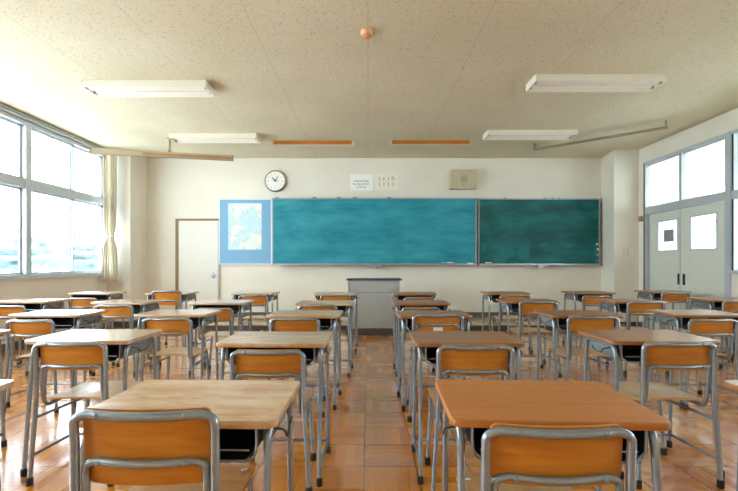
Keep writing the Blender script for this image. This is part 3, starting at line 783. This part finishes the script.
for k_, x_ in {(2,2): -1.588, (0,4): -3.835, (6,3): 2.80, (6,4): 2.957, (6,5): 3.135}.items(): CH[k_] = (x_,) + tuple(CH[k_][1:])
LAB = {}
first = True
for (c, r), (x, y, a, hs) in CH.items():
    lb = 'empty orange-backed school chair %s, %s' % (row_txt[r], col_txt[c])
    if first: o = chair0; o.location = (x, y, 0); o.rotation_euler.z = math.radians(a); o['label'] = lb
    elif (c, r) in ((3, 1), (4, 3), (1, 5)): o = make_chair(.678 if c == 4 else .625, .566, 'back' if c == 3 else 'seat'); o.location = (x, y, 0); o['label'] = lb
    else: o = dup(chair0, (x, y, 0), math.radians(a), lb)
    o.scale = (min(1.05, FAC.get((c, r), 1)), 1, hs); LAB[(c, r)] = o; first = False
for key, z, dx in (((4,3), .648, .0), ((4,4), .70, .03), ((6,4), .66, .12)):
    bm = bmesh.new(); box(bm, dx-.035, dx+.035, -.0115, -.0085 , z-.012, z+.012) if key == (4,3) else box(bm, dx-.025, dx+.025, -.0135, -.011, z-.01, z+.01)
    s_ = obj('name_sticker', bm, 'paper', LAB[key]); s_['label'] = 'white paper sticker'

# ------------------------------------------------------------ outdoors
struct('ground', [(-90, XL-1.2, -60, 90, -4.1, -4.0)], 'concrete')
struct('ground_courtyard', [(XC+1, 60, -60, 90, -4.1, -4.0)], 'concrete')
struct('trim_1', [(-5.95, XL-.15, YB, YF+1, 3.30, 3.45)], 'soffit')
for i in range(9):
    y = 20+i*9.2+random.uniform(-.6, .6); x = -31+random.uniform(-1.5, 1.5); R = 3.3+random.uniform(-.4, .5)
    t = thing('tree', 'hazy pale tree seen far off through the left windows', 'tree', (x, y, -4), 0, 'distant trees outside the left windows')
    bm = bmesh.new(); bmesh.ops.create_icosphere(bm, subdivisions=4, radius=1)
    for v in bm.verts:
        p = v.co.copy(); f = 1+.12*math.sin(p.x*6+i)*math.cos(p.y*7)+.08*math.sin(p.z*13+i*2)+random.uniform(-.07, .07)
        v.co = Vector((p.x*R*f, p.y*R*f, 5.95+p.z*1.75*f))
    obj('crown', bm, 'leaf', t)
    bm = bmesh.new(); tube(bm, [(0, 0, 0), (.05, .02, 4.6)], .22, 8); obj('trunk', bm, 'bark', t)

# ------------------------------------------------------------ light
w = bpy.data.worlds.new('sky'); S.world = w; w.use_nodes = True; nt = w.node_tree
bg = nt.nodes['Background']
tc = nt.nodes.new('ShaderNodeTexCoord'); sp = nt.nodes.new('ShaderNodeSeparateXYZ'); rp = nt.nodes.new('ShaderNodeValToRGB')
nt.links.new(tc.outputs['Generated'], sp.inputs[0]); nt.links.new(sp.outputs[2], rp.inputs[0]); nt.links.new(rp.outputs[0], bg.inputs[0])
rp.color_ramp.elements[0].position = 0; rp.color_ramp.elements[0].color = (.86, .94, 1, 1)
rp.color_ramp.elements[1].position = 1; rp.color_ramp.elements[1].color = (.70, .85, 1, 1)
bg.inputs[1].default_value = 5.0
sl = bpy.data.lights.new('sun', 'SUN'); sl.energy = 5.0; sl.angle = .02; sl.color = (1, .98, .95)
so = bpy.data.objects.new('sun', sl); COL.objects.link(so); so.rotation_euler = Vector((-.55, .22, -.80)).to_track_quat('-Z', 'Y').to_euler()
def portal(name, loc, rot, sx, sy):
    L = bpy.data.lights.new(name, 'AREA'); L.shape = 'RECTANGLE'; L.size = sx; L.size_y = sy; L.cycles.is_portal = True
    o = bpy.data.objects.new(name, L); COL.objects.link(o); o.location = loc; o.rotation_euler = rot; return o
portal('window_portal', (XL-.2, (WY0+WY1)/2, 2.09), (0, -PI/2, 0), 2.2, WY1-WY0+.1)
portal('corridor_portal', (XC+.2, 4.1, 1.95), (0, PI/2, 0), 2.0, 12.6)

cam = bpy.data.cameras.new('camera'); co = bpy.data.objects.new('camera', cam); COL.objects.link(co)
co.location = (0, 0, EYE); co.rotation_euler = (PI/2, 0, 0)
cam.sensor_width = 36; cam.lens = 36*429/738; cam.shift_x = 1/738; cam.shift_y = 18.3/738; cam.clip_start = .02
S.camera = co
S.view_settings.view_transform = 'Standard'; S.view_settings.look = 'None'; S.view_settings.gamma = 1; S.view_settings.exposure = 1.5
try: S.view_settings.use_curve_mapping = False
except Exception: pass
cy = S.cycles; cy.use_denoising = True; cy.max_bounces = 10; cy.diffuse_bounces = 6; cy.glossy_bounces = 4; cy.transparent_max_bounces = 12; cy.sample_clamp_indirect = 8
cy.caustics_reflective = False; cy.caustics_refractive = False
